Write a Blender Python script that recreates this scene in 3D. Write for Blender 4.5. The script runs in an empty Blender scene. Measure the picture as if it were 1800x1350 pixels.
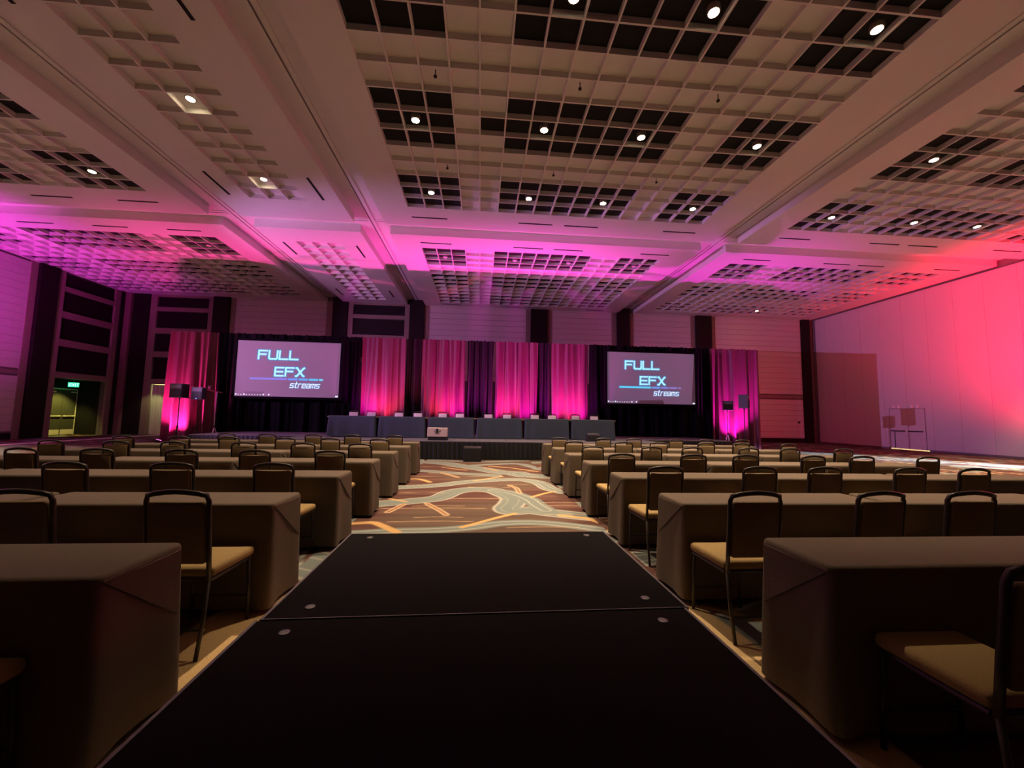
import bpy, bmesh, math, random
import numpy as np
from mathutils import Vector, Matrix

random.seed(7)
SC = bpy.context.scene
COL = SC.collection
PI = math.pi

# ------------------------------------------------------------------ units of the room
H = 1.41            # camera height above the carpet
U = 6.96            # camera to the underside of the dropped ceiling bays
ZC = H + U          # underside of the bays
DROP = 0.30         # bays hang this much below the channels between them
XL, XR, YB, YF = -3.05 * U, 3.26 * U, 3.56 * U, -6.0   # walls

# ------------------------------------------------------------------ camera, exposure, world
def look_matrix(yaw, pitch, roll):
    cy, sy, cp, sp, cr, sr = math.cos(yaw), math.sin(yaw), math.cos(pitch), math.sin(pitch), math.cos(roll), math.sin(roll)
    fw = Vector((sy * cp, cy * cp, sp)); ri = Vector((cy, -sy, 0)); up = ri.cross(fw)
    r2 = cr * ri + sr * up; u2 = -sr * ri + cr * up
    m = Matrix((r2, u2, -fw)).transposed()
    return m.to_4x4()
cam_data = bpy.data.cameras.new('camera')
cam = bpy.data.objects.new('camera', cam_data); COL.objects.link(cam)
cam_data.sensor_width = 36.0; cam_data.lens = 686.66 / 1800 * 36
cam_data.clip_start = 0.05; cam_data.clip_end = 200
cam.matrix_world = Matrix.Translation((0, 0, H)) @ look_matrix(0.0805611, 0.0834475, 0.0172777)
SC.camera = cam
vs = SC.view_settings
vs.view_transform = 'Standard'; vs.look = 'None'; vs.gamma = 1.0; vs.exposure = 0.0; vs.use_curve_mapping = False
w = bpy.data.worlds.new('world'); SC.world = w; w.use_nodes = True
w.node_tree.nodes['Background'].inputs[0].default_value = (0.02, 0.015, 0.02, 1)
w.node_tree.nodes['Background'].inputs[1].default_value = 0.1

def aim(o, target):
    d = Vector(target) - o.location
    o.rotation_euler = d.to_track_quat('-Z', 'Y').to_euler()
def spot(name, loc, target, watts, color, deg, blend=0.5, radius=0.06, parent=None):
    l = bpy.data.lights.new(name, 'SPOT'); l.energy = watts; l.color = color
    l.spot_size = math.radians(deg); l.spot_blend = blend; l.shadow_soft_size = radius
    o = bpy.data.objects.new(name, l); COL.objects.link(o); o.location = loc; aim(o, target)
    if parent: o.parent = parent; o.matrix_parent_inverse = Matrix.Translation(parent.location).inverted()
    return o
def point(name, loc, watts, color, radius=0.08):
    l = bpy.data.lights.new(name, 'POINT'); l.energy = watts; l.color = color; l.shadow_soft_size = radius
    o = bpy.data.objects.new(name, l); COL.objects.link(o); o.location = loc
    return o
# party washes and added spots, unseen just outside the picture along the side walls
spot('left_wall_wash', (-17.4, 11.0, 0.5), (-21.0, 14.8, 6.8), 5200, (0.90, 0.03, 0.80), 92, 1.0, 0.08)
spot('left_cross_wash', (-13.9, 10.2, 3.4), (2.4, 22.4, 5.6), 3000, (0.78, 0.33, 0.90), 74, 0.45, 0.05)
spot('left_cross_added_core', (-13.9, 10.2, 3.4), (22.6, 20.6, 4.6), 5600, (0.72, 0.31, 0.90), 40, 0.7, 0.05)  # added narrow spot, strengthens the cross wash on the right wall
spot('right_wall_wash', (18.6, 10.0, 1.2), (22.6, 12.2, 5.0), 9500, (1.0, 0.003, 0.055), 100, 1.0, 0.08)
spot('right_back_added_fill', (16.3, 9.0, 0.8), (20.0, 24.4, 3.6), 1150, (1.0, 0.010, 0.055), 56, 0.9, 0.08)  # added second red spot to redden the right end of the back wall
spot('right_floor_wash', (22.3, 7.0, 3.4), (17.2, 13.0, 0), 38000, (0.62, 0.84, 1.0), 22, 0.35, 0.15)  # white light entering by an unseen doorway, set as a spot
WARM = (1.0, 0.745, 0.48)
DOWN_W = 2000

# ------------------------------------------------------------------ materials
MATS = {}
def mat(name, color, rough=0.6, metal=0.0, vary=0.12, scale=30.0, bump=0.0, emit=None, strength=0.0, sheen=0.0, spec=0.4):
    if name in MATS: return MATS[name]
    m = bpy.data.materials.new(name); m.use_nodes = True; nt = m.node_tree
    b = nt.nodes['Principled BSDF']
    b.inputs['Roughness'].default_value = rough; b.inputs['Metallic'].default_value = metal
    b.inputs['Specular IOR Level'].default_value = spec
    if sheen: b.inputs['Sheen Weight'].default_value = sheen
    tc = nt.nodes.new('ShaderNodeTexCoord'); nz = nt.nodes.new('ShaderNodeTexNoise')
    nz.inputs['Scale'].default_value = scale; nz.inputs['Detail'].default_value = 3
    nt.links.new(tc.outputs['Object'], nz.inputs['Vector'])
    mx = nt.nodes.new('ShaderNodeMix'); mx.data_type = 'RGBA'
    c = color
    mx.inputs['A'].default_value = (c[0] * (1 - vary), c[1] * (1 - vary), c[2] * (1 - vary), 1)
    mx.inputs['B'].default_value = (min(1, c[0] * (1 + vary)), min(1, c[1] * (1 + vary)), min(1, c[2] * (1 + vary)), 1)
    nt.links.new(nz.outputs['Fac'], mx.inputs['Factor'])
    nt.links.new(mx.outputs['Result'], b.inputs['Base Color'])
    if bump:
        bp = nt.nodes.new('ShaderNodeBump'); bp.inputs['Strength'].default_value = bump; bp.inputs['Distance'].default_value = 0.01
        nt.links.new(nz.outputs['Fac'], bp.inputs['Height']); nt.links.new(bp.outputs['Normal'], b.inputs['Normal'])
    if emit:
        b.inputs['Emission Color'].default_value = (*emit, 1); b.inputs['Emission Strength'].default_value = strength
    MATS[name] = m
    return m
M_white = mat('ceiling_white', (0.74, 0.70, 0.68), 0.8, vary=0.03, scale=3)
M_black = mat('plenum_black', (0.012, 0.011, 0.012), 0.9)
M_plank = mat('pale_plank', (0.62, 0.57, 0.55), 0.6, vary=0.07, scale=6)
M_trim = mat('brown_trim', (0.28, 0.21, 0.17), 0.55, vary=0.15, scale=9)
M_dark = mat('dark_panel', (0.014, 0.008, 0.009), 0.6, spec=0.2)
M_wallback = mat('joint_dark', (0.16, 0.13, 0.13), 0.8)
M_fabricwall = mat('grey_fabric_wall', (0.62, 0.58, 0.60), 0.9, vary=0.05, scale=60)
M_seam = mat('seam_dark', (0.20, 0.17, 0.18), 0.8)
M_steel = mat('steel', (0.55, 0.54, 0.52), 0.3, 1.0, 0.05)
M_brass = mat('kick_plate', (0.90, 0.85, 0.60), 0.45, 0.15, 0.04)
M_door = mat('door_olive', (0.075, 0.075, 0.048), 0.5, vary=0.1, scale=5)
M_cloth = mat('brown_cloth', (0.092, 0.066, 0.046), 0.9, vary=0.10, scale=120, bump=0.15)
M_slate_bluelit = mat('slate_cloth_bluelit', (0.026, 0.037, 0.054), 0.85, vary=0.1, scale=90)  # dark blue-grey cloth, with bluish light on it also put into the colour
M_fab = mat('chair_fabric', (0.26, 0.172, 0.066), 0.9, vary=0.22, scale=140, bump=0.2)
M_fabshaded = mat('chair_fabric_shaded', (0.15, 0.098, 0.048), 0.9, vary=0.22, scale=140, bump=0.2)  # same chair fabric darkened, shade on the unlit backs put into the colour
M_cream = mat('cream_fabric', (0.72, 0.66, 0.64), 0.9, vary=0.06, scale=90)
M_frame = mat('chair_frame', (0.035, 0.028, 0.026), 0.38, 0.4, 0.1)
M_deck = mat('black_deck', (0.0045, 0.0032, 0.0032), 0.85, vary=0.25, scale=220, bump=0.1, spec=0.08)
M_alu = mat('aluminium_edge', (0.15, 0.145, 0.145), 0.5, 1.0, 0.15, 40)
M_stage = mat('stage_carpet', (0.075, 0.07, 0.085), 0.9, vary=0.15, scale=150)
M_skirt = mat('black_skirt', (0.006, 0.006, 0.008), 0.6, vary=0.1)
M_velvet = mat('black_velvet', (0.0022, 0.002, 0.003), 0.9, vary=0.1, spec=0.1)
M_plum = mat('plum_velvet', (0.008, 0.0028, 0.007), 0.75, vary=0.1, sheen=0.05, spec=0.2)
M_purple = mat('purple_drape', (0.125, 0.020, 0.055), 0.5, vary=0.08, scale=60, sheen=0.05, spec=0.4)
M_plastic = mat('black_plastic', (0.018, 0.018, 0.020), 0.45, vary=0.1)
M_grille = mat('speaker_grille', (0.014, 0.014, 0.016), 0.5, 0.2, 0.3, 300)
M_chrome = mat('bright_pole', (0.75, 0.75, 0.78), 0.25, 1.0, 0.03)
M_case = mat('tan_case', (0.50, 0.40, 0.36), 0.6, vary=0.08)
M_lamp = mat('lamp_glow', (0.9, 0.8, 0.6), 0.4, emit=(1.0, 0.83, 0.50), strength=36)
M_lampoff = mat('lamp_off', (0.75, 0.72, 0.70), 0.15, vary=0.05)
M_housing = mat('lamp_housing', (0.30, 0.26, 0.22), 0.5, vary=0.05)
M_exit = mat('exit_green', (0.02, 0.2, 0.08), 0.5, emit=(0.03, 1.0, 0.35), strength=1.6)
M_exitlet = mat('exit_letters', (0.5, 0.9, 0.6), 0.5, emit=(0.45, 1.0, 0.65), strength=2.0)
M_leak = mat('door_gap_light', (0.8, 0.7, 0.4), 0.6, emit=(1.0, 0.72, 0.30), strength=1.6)
M_screen = mat('screen_white', (0.26, 0.22, 0.24), 0.9, vary=0.02)
M_text = mat('screen_text', (0.2, 0.3, 0.35), 0.8, emit=(0.36, 0.86, 1.0), strength=1.0)
M_glow = mat('screen_text_glow', (0.1, 0.15, 0.2), 0.8, emit=(0.09, 0.20, 0.46), strength=0.8)
M_icon = mat('screen_icon', (0.3, 0.3, 0.3), 0.8, emit=(0.72, 0.85, 1.0), strength=1.0)
M_magled = mat('led_magenta', (0.5, 0.1, 0.4), 0.4, emit=(1.0, 0.10, 0.62), strength=9)
M_redled = mat('led_red', (0.5, 0.1, 0.1), 0.4, emit=(1.0, 0.08, 0.12), strength=4)
M_blueled = mat('led_blue', (0.1, 0.1, 0.5), 0.4, emit=(0.15, 0.25, 1.0), strength=4)

# ------------------------------------------------------------------ mesh helpers
class MB:
    def __init__(s): s.v = []; s.f = []; s.m = []
    def add(s, v, f, mi=0):
        o = len(s.v); s.v += [tuple(p) for p in v]; s.f += [tuple(i + o for i in q) for q in f]; s.m += [mi] * len(f); return s
    def box(s, x0, x1, y0, y1, z0, z1, mi=0):
        v = [(x, y, z) for z in (z0, z1) for y in (y0, y1) for x in (x0, x1)]
        return s.add(v, [(0, 2, 3, 1), (4, 5, 7, 6), (0, 1, 5, 4), (2, 6, 7, 3), (0, 4, 6, 2), (1, 3, 7, 5)], mi)
    def rbox(s, x0, x1, y0, y1, z0, z1, r, mi=0, seg=2):
        bm = bmesh.new(); bmesh.ops.create_cube(bm, size=1)
        for q in bm.verts: q.co = Vector(((x0 + x1) / 2 + q.co.x * (x1 - x0), (y0 + y1) / 2 + q.co.y * (y1 - y0), (z0 + z1) / 2 + q.co.z * (z1 - z0)))
        bmesh.ops.bevel(bm, geom=bm.edges[:], offset=r, segments=seg, affect='EDGES', profile=0.5)
        bm.verts.index_update()
        s.add([q.co[:] for q in bm.verts], [[q.index for q in f.verts] for f in bm.faces], mi); bm.free(); return s
    def tube(s, pts, r, n=8, mi=0, ry=None):
        pts = [Vector(p) for p in pts]; rings = []
        for i, p in enumerate(pts):
            d = ((pts[min(i + 1, len(pts) - 1)] - pts[max(i - 1, 0)])).normalized()
            a = Vector((0, 0, 1)) if abs(d.z) < 0.9 else Vector((0, 1, 0))
            x = d.cross(a).normalized(); y = x.cross(d)
            rings.append([p + x * (r * math.cos(2 * PI * k / n)) + y * ((ry or r) * math.sin(2 * PI * k / n)) for k in range(n)])
        v = [q for rg in rings for q in rg]; f = []
        for i in range(len(pts) - 1):
            for k in range(n):
                a, b = i * n + k, i * n + (k + 1) % n
                f.append((a, a + n, b + n, b))
        f.append(tuple(range(n - 1, -1, -1))[::-1]); f.append(tuple(range((len(pts) - 1) * n, len(pts) * n))[::-1])
        return s.add(v, f, mi)
    def lathe(s, prof, cx=0, cy=0, n=16, mi=0):
        v = []; f = []
        for r, z in prof: v += [(cx + r * math.cos(2 * PI * k / n), cy + r * math.sin(2 * PI * k / n), z) for k in range(n)]
        for i in range(len(prof) - 1):
            for k in range(n): f.append((i * n + k, i * n + (k + 1) % n, (i + 1) * n + (k + 1) % n, (i + 1) * n + k))
        f.append(tuple(range(n))[::-1]); f.append(tuple(range((len(prof) - 1) * n, len(prof) * n)))
        return s.add(v, f, mi)
    def prism(s, poly, axis, a0, a1, mi=0):
        n = len(poly)
        def P(p, a): return {'x': (a, p[0], p[1]), 'y': (p[0], a, p[1]), 'z': (p[0], p[1], a)}[axis]
        v = [P(p, a0) for p in poly] + [P(p, a1) for p in poly]
        f = [tuple(range(n))[::-1], tuple(range(n, 2 * n))] + [(i, (i + 1) % n, n + (i + 1) % n, n + i) for i in range(n)]
        return s.add(v, f, mi)
    def mesh(s, name, mats, smooth=False):
        me = bpy.data.meshes.new(name); me.from_pydata(s.v, [], s.f)
        for q in (mats if isinstance(mats, (list, tuple)) else [mats]): me.materials.append(q)
        if any(s.m): me.polygons.foreach_set('material_index', s.m)
        bm = bmesh.new(); bm.from_mesh(me); bmesh.ops.recalc_face_normals(bm, faces=bm.faces[:]); bm.to_mesh(me); bm.free()
        if smooth: me.shade_smooth() if hasattr(me, 'shade_smooth') else me.polygons.foreach_set('use_smooth', [True] * len(me.polygons))
        return me
    def build(s, name, mats, parent=None, smooth=False, loc=None):
        return link(name, s.mesh(name, mats, smooth), parent, loc)
def link(name, me, parent=None, loc=None, rz=0):
    o = bpy.data.objects.new(name, me); COL.objects.link(o)
    if loc: o.location = loc
    if rz: o.rotation_euler = (0, 0, rz)
    if parent: o.parent = parent
    return o
def tag(o, label=None, cat=None, group=None, kind=None):
    if label: o['label'] = label
    if cat: o['category'] = cat
    if group: o['group'] = group
    if kind: o['kind'] = kind
    return o
def thing(name, label, cat, loc=(0, 0, 0), rz=0, group=None):
    o = bpy.data.objects.new(name, None); COL.objects.link(o); o.location = loc; o.rotation_euler = (0, 0, rz)
    o.empty_display_size = 0.2
    return tag(o, label, cat, group)
def dup(root, loc, rz, label, group=None):
    r = root.copy(); COL.objects.link(r); r.location = loc; r.rotation_euler = (0, 0, rz); r['label'] = label
    if group: r['group'] = group
    for ch in root.children:
        if ch.type == 'LIGHT': continue
        c = ch.copy(); COL.objects.link(c); c.parent = r
        for g in ch.children:
            d = g.copy(); COL.objects.link(d); d.parent = c
    return r
def struct(o, label): return tag(o, label, None, None, 'structure')
ORD = ['first', 'second', 'third', 'fourth', 'fifth', 'sixth', 'seventh', 'eighth', 'ninth', 'tenth', 'eleventh', 'twelfth']

# ------------------------------------------------------------------ floor with its printed carpet
def carpet():
    xs = np.concatenate([np.arange(XL - 1.8, -3.2, 0.14), np.arange(-3.2, 3.2, 0.022), np.arange(3.2, XR + 0.2, 0.14)])
    ys = np.concatenate([np.arange(YF, 0.5, 0.2), np.arange(0.5, 7.0, 0.022), np.arange(7.0, 13.2, 0.034), np.arange(13.2, YB + 1.6, 0.16)])
    X, Y = np.meshgrid(xs, ys)
    rng = np.random.RandomState(3)
    # repeat of the woven motif: 3.25 m wide, 8.2 m long, shifted by half in every second column
    PX, PY = 3.25, 8.2
    ci = np.floor((X + PX / 2) / PX); u = X - ci * PX
    v = np.mod(Y - 4.8 + (np.mod(ci, 2)) * 3.9, PY) + 4.8
    n1 = 0.06 * np.sin(2.1 * X + 1.3 * Y) + 0.05 * np.sin(3.7 * Y - 1.9 * X + 1)
    col = np.zeros(X.shape + (3,))
    s = np.sin(9.3 * Y + 2 * np.sin(0.8 * X + 0.4 * Y)) + np.sin(23 * Y + 3 * np.sin(0.6 * X)) * 0.7
    t = (np.clip(s / 1.7, -1, 1)[..., None] + 1) / 2
    col[:] = np.array([0.066, 0.026, 0.022]) * (1 - t) + np.array([0.128, 0.066, 0.050]) * t
    patch = np.clip(np.sin(1.1 * X + 0.7 * Y + 1.0) * np.sin(0.9 * Y - 0.6 * X) * 3, 0, 1)[..., None]
    col = col * (1 - 0.5 * patch) + np.array([0.10, 0.078, 0.054]) * 0.5 * patch
    def ribbon(pts, width, color, soft=0.03, edge=None, inner=None, raw=False):
        nonlocal col
        P = np.array(pts, float)
        # smooth the polyline (Catmull-Rom)
        Q = np.vstack([2 * P[0] - P[1], P, 2 * P[-1] - P[-2]]); out = []
        for i in range(1, len(Q) - 2):
            for tt in np.linspace(0, 1, 7)[:-1]:
                a, b, c, d = Q[i - 1], Q[i], Q[i + 1], Q[i + 2]
                out.append(0.5 * ((2 * b) + (c - a) * tt + (2 * a - 5 * b + 4 * c - d) * tt ** 2 + (3 * b - a - 3 * c + d) * tt ** 3))
        out.append(Q[-2]); P = np.array(out)
        D = np.full(X.shape, 9.0)
        ui = X if raw else u + n1 * 0.3
        v_ = Y if raw else v
        lo = P.min(0) - width - 0.3; hi = P.max(0) + width + 0.3
        msk = (ui > lo[0]) & (ui < hi[0]) & (v_ > lo[1]) & (v_ < hi[1])
        uu, vv = ui[msk], v_[msk]; dd = np.full(uu.shape, 9.0)
        for a, b in zip(P[:-1], P[1:]):
            ab = b - a; L = max(ab @ ab, 1e-9)
            k = np.clip(((uu - a[0]) * ab[0] + (vv - a[1]) * ab[1]) / L, 0, 1)
            dd = np.minimum(dd, np.hypot(uu - a[0] - k * ab[0], vv - a[1] - k * ab[1]))
        D[msk] = dd
        def put(al, c):
            nonlocal col
            col = col * (1 - al[..., None]) + np.array(c) * al[..., None]
        if edge: put(np.clip((width / 2 + 0.035 - D) / soft, 0, 1), edge)
        put(np.clip((width / 2 - D) / soft, 0, 1), color)
        if inner: put(np.clip((0.018 - np.abs(D - width * 0.22)) / 0.015, 0, 1), inner)
    grey, pale, dk = (0.155, 0.172, 0.158), (0.36, 0.34, 0.29), (0.085, 0.10, 0.09)
    oran, cream, red = (0.50, 0.30, 0.12), (0.50, 0.33, 0.19), (0.10, 0.018, 0.012)
    A = [(-1.63, 6.45), (-1.0, 6.70), (-0.65, 6.93), (-0.46, 7.44), (-0.15, 7.72), (0.25, 7.63), (0.51, 7.18), (0.60, 6.85), (0.52, 6.42), (0.45, 6.16), (0.52, 5.97), (0.81, 6.03), (1.13, 5.85), (1.63, 5.60)]
    ribbon(A, 0.40, grey, edge=pale, inner=(0.22, 0.23, 0.19))
    ribbon([(0.25, 7.63), (0.63, 7.36), (0.85, 6.85), (0.92, 6.42), (1.04, 6.03)], 0.36, grey, inner=pale)
    ribbon([(-1.63, 7.86), (-0.84, 8.13), (-0.29, 8.55), (0.33, 8.82), (0.97, 8.89), (1.3, 8.51), (1.43, 7.85), (1.63, 7.46)], 0.34, grey, edge=pale, inner=pale)
    ribbon([(-1.63, 4.86), (-1.0, 4.98), (-0.5, 5.01), (-0.04, 5.13), (0.33, 5.3), (0.72, 5.34), (1.09, 5.24), (1.63, 4.95)], 0.30, grey, inner=pale)
    ribbon([(-1.63, 12.19), (-0.91, 11.77), (-0.39, 11.14), (0.18, 10.58), (0.56, 10.07), (0.93, 9.91), (1.09, 9.6), (1.63, 9.40)], 0.55, grey, edge=pale, inner=pale)
    ribbon([(-0.33, 11.3), (1.0, 11.89), (1.49, 11.24), (1.63, 10.65)], 0.36, grey, inner=pale)
    ribbon([(-1.6, 10.3), (-0.9, 10.0), (-0.2, 9.7), (0.4, 9.5)], 0.3, grey, edge=pale)
    ribbon([(-1.5, 12.7), (0, 12.3), (1.5, 12.8)], 0.3, grey, edge=pale)
    for pts, wd in (([(-1.62, 5.33), (-1.4, 5.37), (-1.25, 5.24), (-0.97, 4.94)], 0.13), ([(-0.18, 5.13), (0.06, 5.35), (0.3, 5.59), (0.56, 5.82)], 0.10),
                    ([(-1.61, 8.82), (-1.35, 8.95), (-1.01, 8.53)], 0.12), ([(-0.09, 8.73), (0.25, 9.05), (0.57, 9.34)], 0.10),
                    ([(0.94, 7.01), (1.27, 7.36), (1.48, 7.51)], 0.09), ([(1.2, 5.70), (1.5, 5.55), (1.62, 5.32)], 0.12), ([(-1.5, 6.85), (-1.15, 6.62)], 0.08),
                    ([(-1.0, 10.9), (-0.3, 10.4)], 0.09), ([(0.3, 11.2), (0.9, 10.9), (1.5, 10.2)], 0.10)):
        ribbon(pts, wd, oran, 0.02)
    for y0, xa, xb in ((7.36, -1.44, -0.56), (6.84, -0.51, 0.49), (6.15, -1.43, 0.12), (5.40, -1.21, -0.04), (6.30, -1.0, -0.2), (5.75, 1.0, 1.6), (6.55, 1.05, 1.6), (6.33, 1.1, 1.6),
                       (9.3, -1.5, 0.2), (7.95, -0.2, 0.6), (10.2, 0.9, 1.6), (5.1, 0.4, 1.3), (8.2, 0.4, 1.2), (11.0, -1.6, -0.7), (11.6, 0.0, 0.8), (12.95, -1.6, 1.6), (5.62, -0.9, -0.2), (9.75, -1.2, -0.4)):
        ribbon([(xa, y0), ((xa + xb) / 2, y0 + 0.03), (xb, y0)], 0.035, cream, 0.02)
    for pts in ([(-1.31, 5.93), (-1.16, 6.42)], [(-0.79, 6.49), (-0.6, 6.1), (-0.45, 5.76)], [(0.62, 8.15), (0.74, 7.84), (0.77, 7.36)], [(-0.9, 9.9), (-0.5, 9.2)], [(0.2, 10.9), (0.5, 10.3)]):
        ribbon(pts, 0.05, red, 0.02, edge=cream)
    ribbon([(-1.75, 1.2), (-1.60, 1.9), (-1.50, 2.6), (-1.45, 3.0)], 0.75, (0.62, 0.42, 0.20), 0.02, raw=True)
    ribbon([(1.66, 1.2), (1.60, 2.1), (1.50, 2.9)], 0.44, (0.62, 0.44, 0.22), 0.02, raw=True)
    nx, ny = len(xs), len(ys)
    V = np.stack([X.ravel(), Y.ravel(), np.zeros(X.size)], 1)
    i = np.arange(nx * ny).reshape(ny, nx)
    F = np.stack([i[:-1, :-1].ravel(), i[:-1, 1:].ravel(), i[1:, 1:].ravel(), i[1:, :-1].ravel()], 1)
    me = bpy.data.meshes.new('floor')
    me.vertices.add(len(V)); me.vertices.foreach_set('co', V.ravel())
    me.loops.add(F.size); me.loops.foreach_set('vertex_index', F.ravel())
    me.polygons.add(len(F)); me.polygons.foreach_set('loop_start', np.arange(0, F.size, 4)); me.polygons.foreach_set('loop_total', np.full(len(F), 4))
    me.update()
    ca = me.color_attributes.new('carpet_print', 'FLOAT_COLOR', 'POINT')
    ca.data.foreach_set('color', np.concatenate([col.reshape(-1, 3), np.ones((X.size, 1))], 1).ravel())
    m = bpy.data.materials.new('printed_carpet'); m.use_nodes = True; nt = m.node_tree; b = nt.nodes['Principled BSDF']
    at = nt.nodes.new('ShaderNodeAttribute'); at.attribute_name = 'carpet_print'
    nz = nt.nodes.new('ShaderNodeTexNoise'); nz.inputs['Scale'].default_value = 180; nz.inputs['Detail'].default_value = 2
    tc = nt.nodes.new('ShaderNodeTexCoord'); nt.links.new(tc.outputs['Object'], nz.inputs['Vector'])
    mr = nt.nodes.new('ShaderNodeMapRange'); mr.inputs[1].default_value = 0.3; mr.inputs[2].default_value = 0.7; mr.inputs[3].default_value = 0.48; mr.inputs[4].default_value = 1.0
    nt.links.new(nz.outputs['Fac'], mr.inputs[0])
    mul = nt.nodes.new('ShaderNodeVectorMath'); mul.operation = 'SCALE'
    nt.links.new(at.outputs['Color'], mul.inputs[0]); nt.links.new(mr.outputs[0], mul.inputs['Scale'])
    nt.links.new(mul.outputs[0], b.inputs['Base Color']); b.inputs['Roughness'].default_value = 0.95; b.inputs['Specular IOR Level'].default_value = 0.1
    me.materials.append(m)
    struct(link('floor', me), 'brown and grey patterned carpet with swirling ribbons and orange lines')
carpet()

# ------------------------------------------------------------------ ceiling: channels, tracks, dropped coffered bays
c = MB().box(XL - 1.6, XR + 0.1, YF, YB + 1.6, ZC + DROP, ZC + DROP + 0.2)
struct(c.build('ceiling', M_white), 'white ceiling channels running between the dropped bays')
ZT = ZC + DROP
def track(n, x0, x1, y0, y1, label):
    m = MB()
    if x1 - x0 < y1 - y0:
        xm = (x0 + x1) / 2
        m.box(x0, xm - 0.025, y0, y1, ZT - 0.03, ZT, 0); m.box(xm + 0.025, x1, y0, y1, ZT - 0.03, ZT, 0); m.box(xm - 0.025, xm + 0.025, y0, y1, ZT - 0.006, ZT, 1)
    else:
        ym = (y0 + y1) / 2
        m.box(x0, x1, y0, ym - 0.025, ZT - 0.03, ZT, 0); m.box(x0, x1, ym + 0.025, y1, ZT - 0.03, ZT, 0); m.box(x0, x1, ym - 0.025, ym + 0.025, ZT - 0.006, ZT, 1)
    struct(m.build('trim_%d' % n, [M_white, M_seam]), label)
track(1, -1.322 * U - .14, -1.322 * U + .14, YF, YB, 'partition track in the ceiling channel left of the narrow bay')
track(2, -0.610 * U - .14, -0.610 * U + .14, YF, YB, 'partition track in the ceiling channel between narrow bay and middle bay')
track(3, 1.368 * U - .14, 1.368 * U + .14, YF, YB, 'partition track in the ceiling channel right of the middle bay')
track(4, XL, -1.322 * U - .16, 14.40, 14.62, 'cross track in the channel above the left bays')
track(5, -1.322 * U + .16, -0.610 * U - .16, 14.40, 14.62, 'cross track in the channel above the narrow bay')
track(6, 1.368 * U + .16, XR, 14.40, 14.70, 'cross track in the channel above the right bays')
track(7, -0.610 * U + .16, -0.610 * U + .95, 14.40, 14.62, 'short cross track beside the middle bay')

PXC, PYC = 0.0876 * U, 0.0872 * U
def coffer_mesh(back, name):
    m = MB(); a, b = PXC / 2, PYC / 2; r = 0.017; d = 0.13
    o = [(-a, -b), (a, -b), (a, b), (-a, b)]; i = [(-a + r, -b + r), (a - r, -b + r), (a - r, b - r), (-a + r, b - r)]
    v = [(x, y, 0) for x, y in o] + [(x, y, 0) for x, y in i] + [(x, y, d) for x, y in i]
    f = [(k, 4 + k, 4 + (k + 1) % 4, (k + 1) % 4) for k in range(4)] + [(4 + k, 8 + k, 8 + (k + 1) % 4, 4 + (k + 1) % 4) for k in range(4)]
    me = bpy.data.meshes.new(name); me.from_pydata(v, [], f + [(8, 11, 10, 9)])
    me.materials.append(M_white); me.materials.append(M_black)
    if back: me.polygons[8].material_index = 1
    return me
CO_W, CO_B = coffer_mesh(False, 'coffer_plain'), coffer_mesh(True, 'coffer_open')
slot_x = MB().box(-0.62, 0.62, -0.03, 0.03, -0.012, 0.0).mesh('vent_slot', M_black)
slot_y = MB().box(-0.035, 0.035, -0.6, 0.6, -0.012, 0.0).mesh('vent_slot', M_black)

def bay(label, x0, x1, y0, y1, cx0, ncol, cy1, nrow, dark, slots, extra=()):
    """x, y in units of U; coffers run ncol wide from cx0 and nrow deep back from cy1."""
    cx1 = cx0 + ncol * PXC / U; cy0 = cy1 - nrow * PYC / U
    X0, X1, Y0, Y1, A0, A1, B0, B1 = [q * U for q in (x0, x1, y0, y1, cx0, cx1, cy0, cy1)]
    m = MB(); z0, z1 = ZC, ZT
    m.box(X0, A0, Y0, Y1, z0, z1); m.box(A1, X1, Y0, Y1, z0, z1); m.box(A0, A1, Y0, B0, z0, z1); m.box(A0, A1, B1, Y1, z0, z1)
    m.box(A0, A1, B0, B1, z1 - 0.06, z1)
    o = m.build('ceiling_bay', M_white); struct(o, label)
    for r in range(nrow):
        for k in range(ncol):
            dk = dark(k, r) or (k, r) in extra
            q = link('coffer', CO_B if dk else CO_W, o, (A0 + (k + .5) * PXC, B1 - (r + .5) * PYC, z0))
    for ax, sx, sy in slots:
        link('vent_slot', slot_x if ax == 'x' else slot_y, o, (sx * U, sy * U, z0))
    return o
def pat(k, r): return (r % 5 < 3) and (k in (0, 1, 2, 5, 6, 7, 8, 9, 10, 11, 14, 15, 16))
def none(k, r): return False
cs = (-0.278, 0.264, 0.505, 1.04)
ls = (-1.66, -2.04, -2.415, -2.80)
rs = (1.70, 2.235, 2.47, 3.005)
FY = 1.846; GY = 2.303 + 13 * PYC / U
bay('middle dropped ceiling bay over the audience with coffers and lit downlights', -0.52, 1.28, 0.25, 2.03, -0.374, 17, FY, 17, pat, [('x', q, 1.938) for q in cs], {(4, 6)})
bay('narrow dropped ceiling bay over the left audience with three plain coffer columns', -1.24, -0.68, 0.25, 2.03, -1.10, 3, FY, 17, none, [('y', -1.176, 1.74), ('y', -0.757, 1.74), ('y', -1.176, 0.9), ('y', -0.757, 0.9)])
bay('left dropped ceiling bay beside the pink lit wall', -3.045, -1.40, 0.25, 2.03, -3.03, 17, FY, 17, pat, [('x', q, 1.938) for q in ls])
bay('right dropped ceiling bay beside the red lit wall', 1.435, 3.235, 0.25, 2.03, 1.572, 17, FY, 17, pat, [('x', q, 1.938) for q in rs])
bay('middle dropped ceiling bay above the stage', -0.52, 1.28, 2.14, 3.555, -0.374, 17, GY, 13, pat, [('x', q, 2.232) for q in cs] + [('x', q, 3.49) for q in cs])
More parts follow.
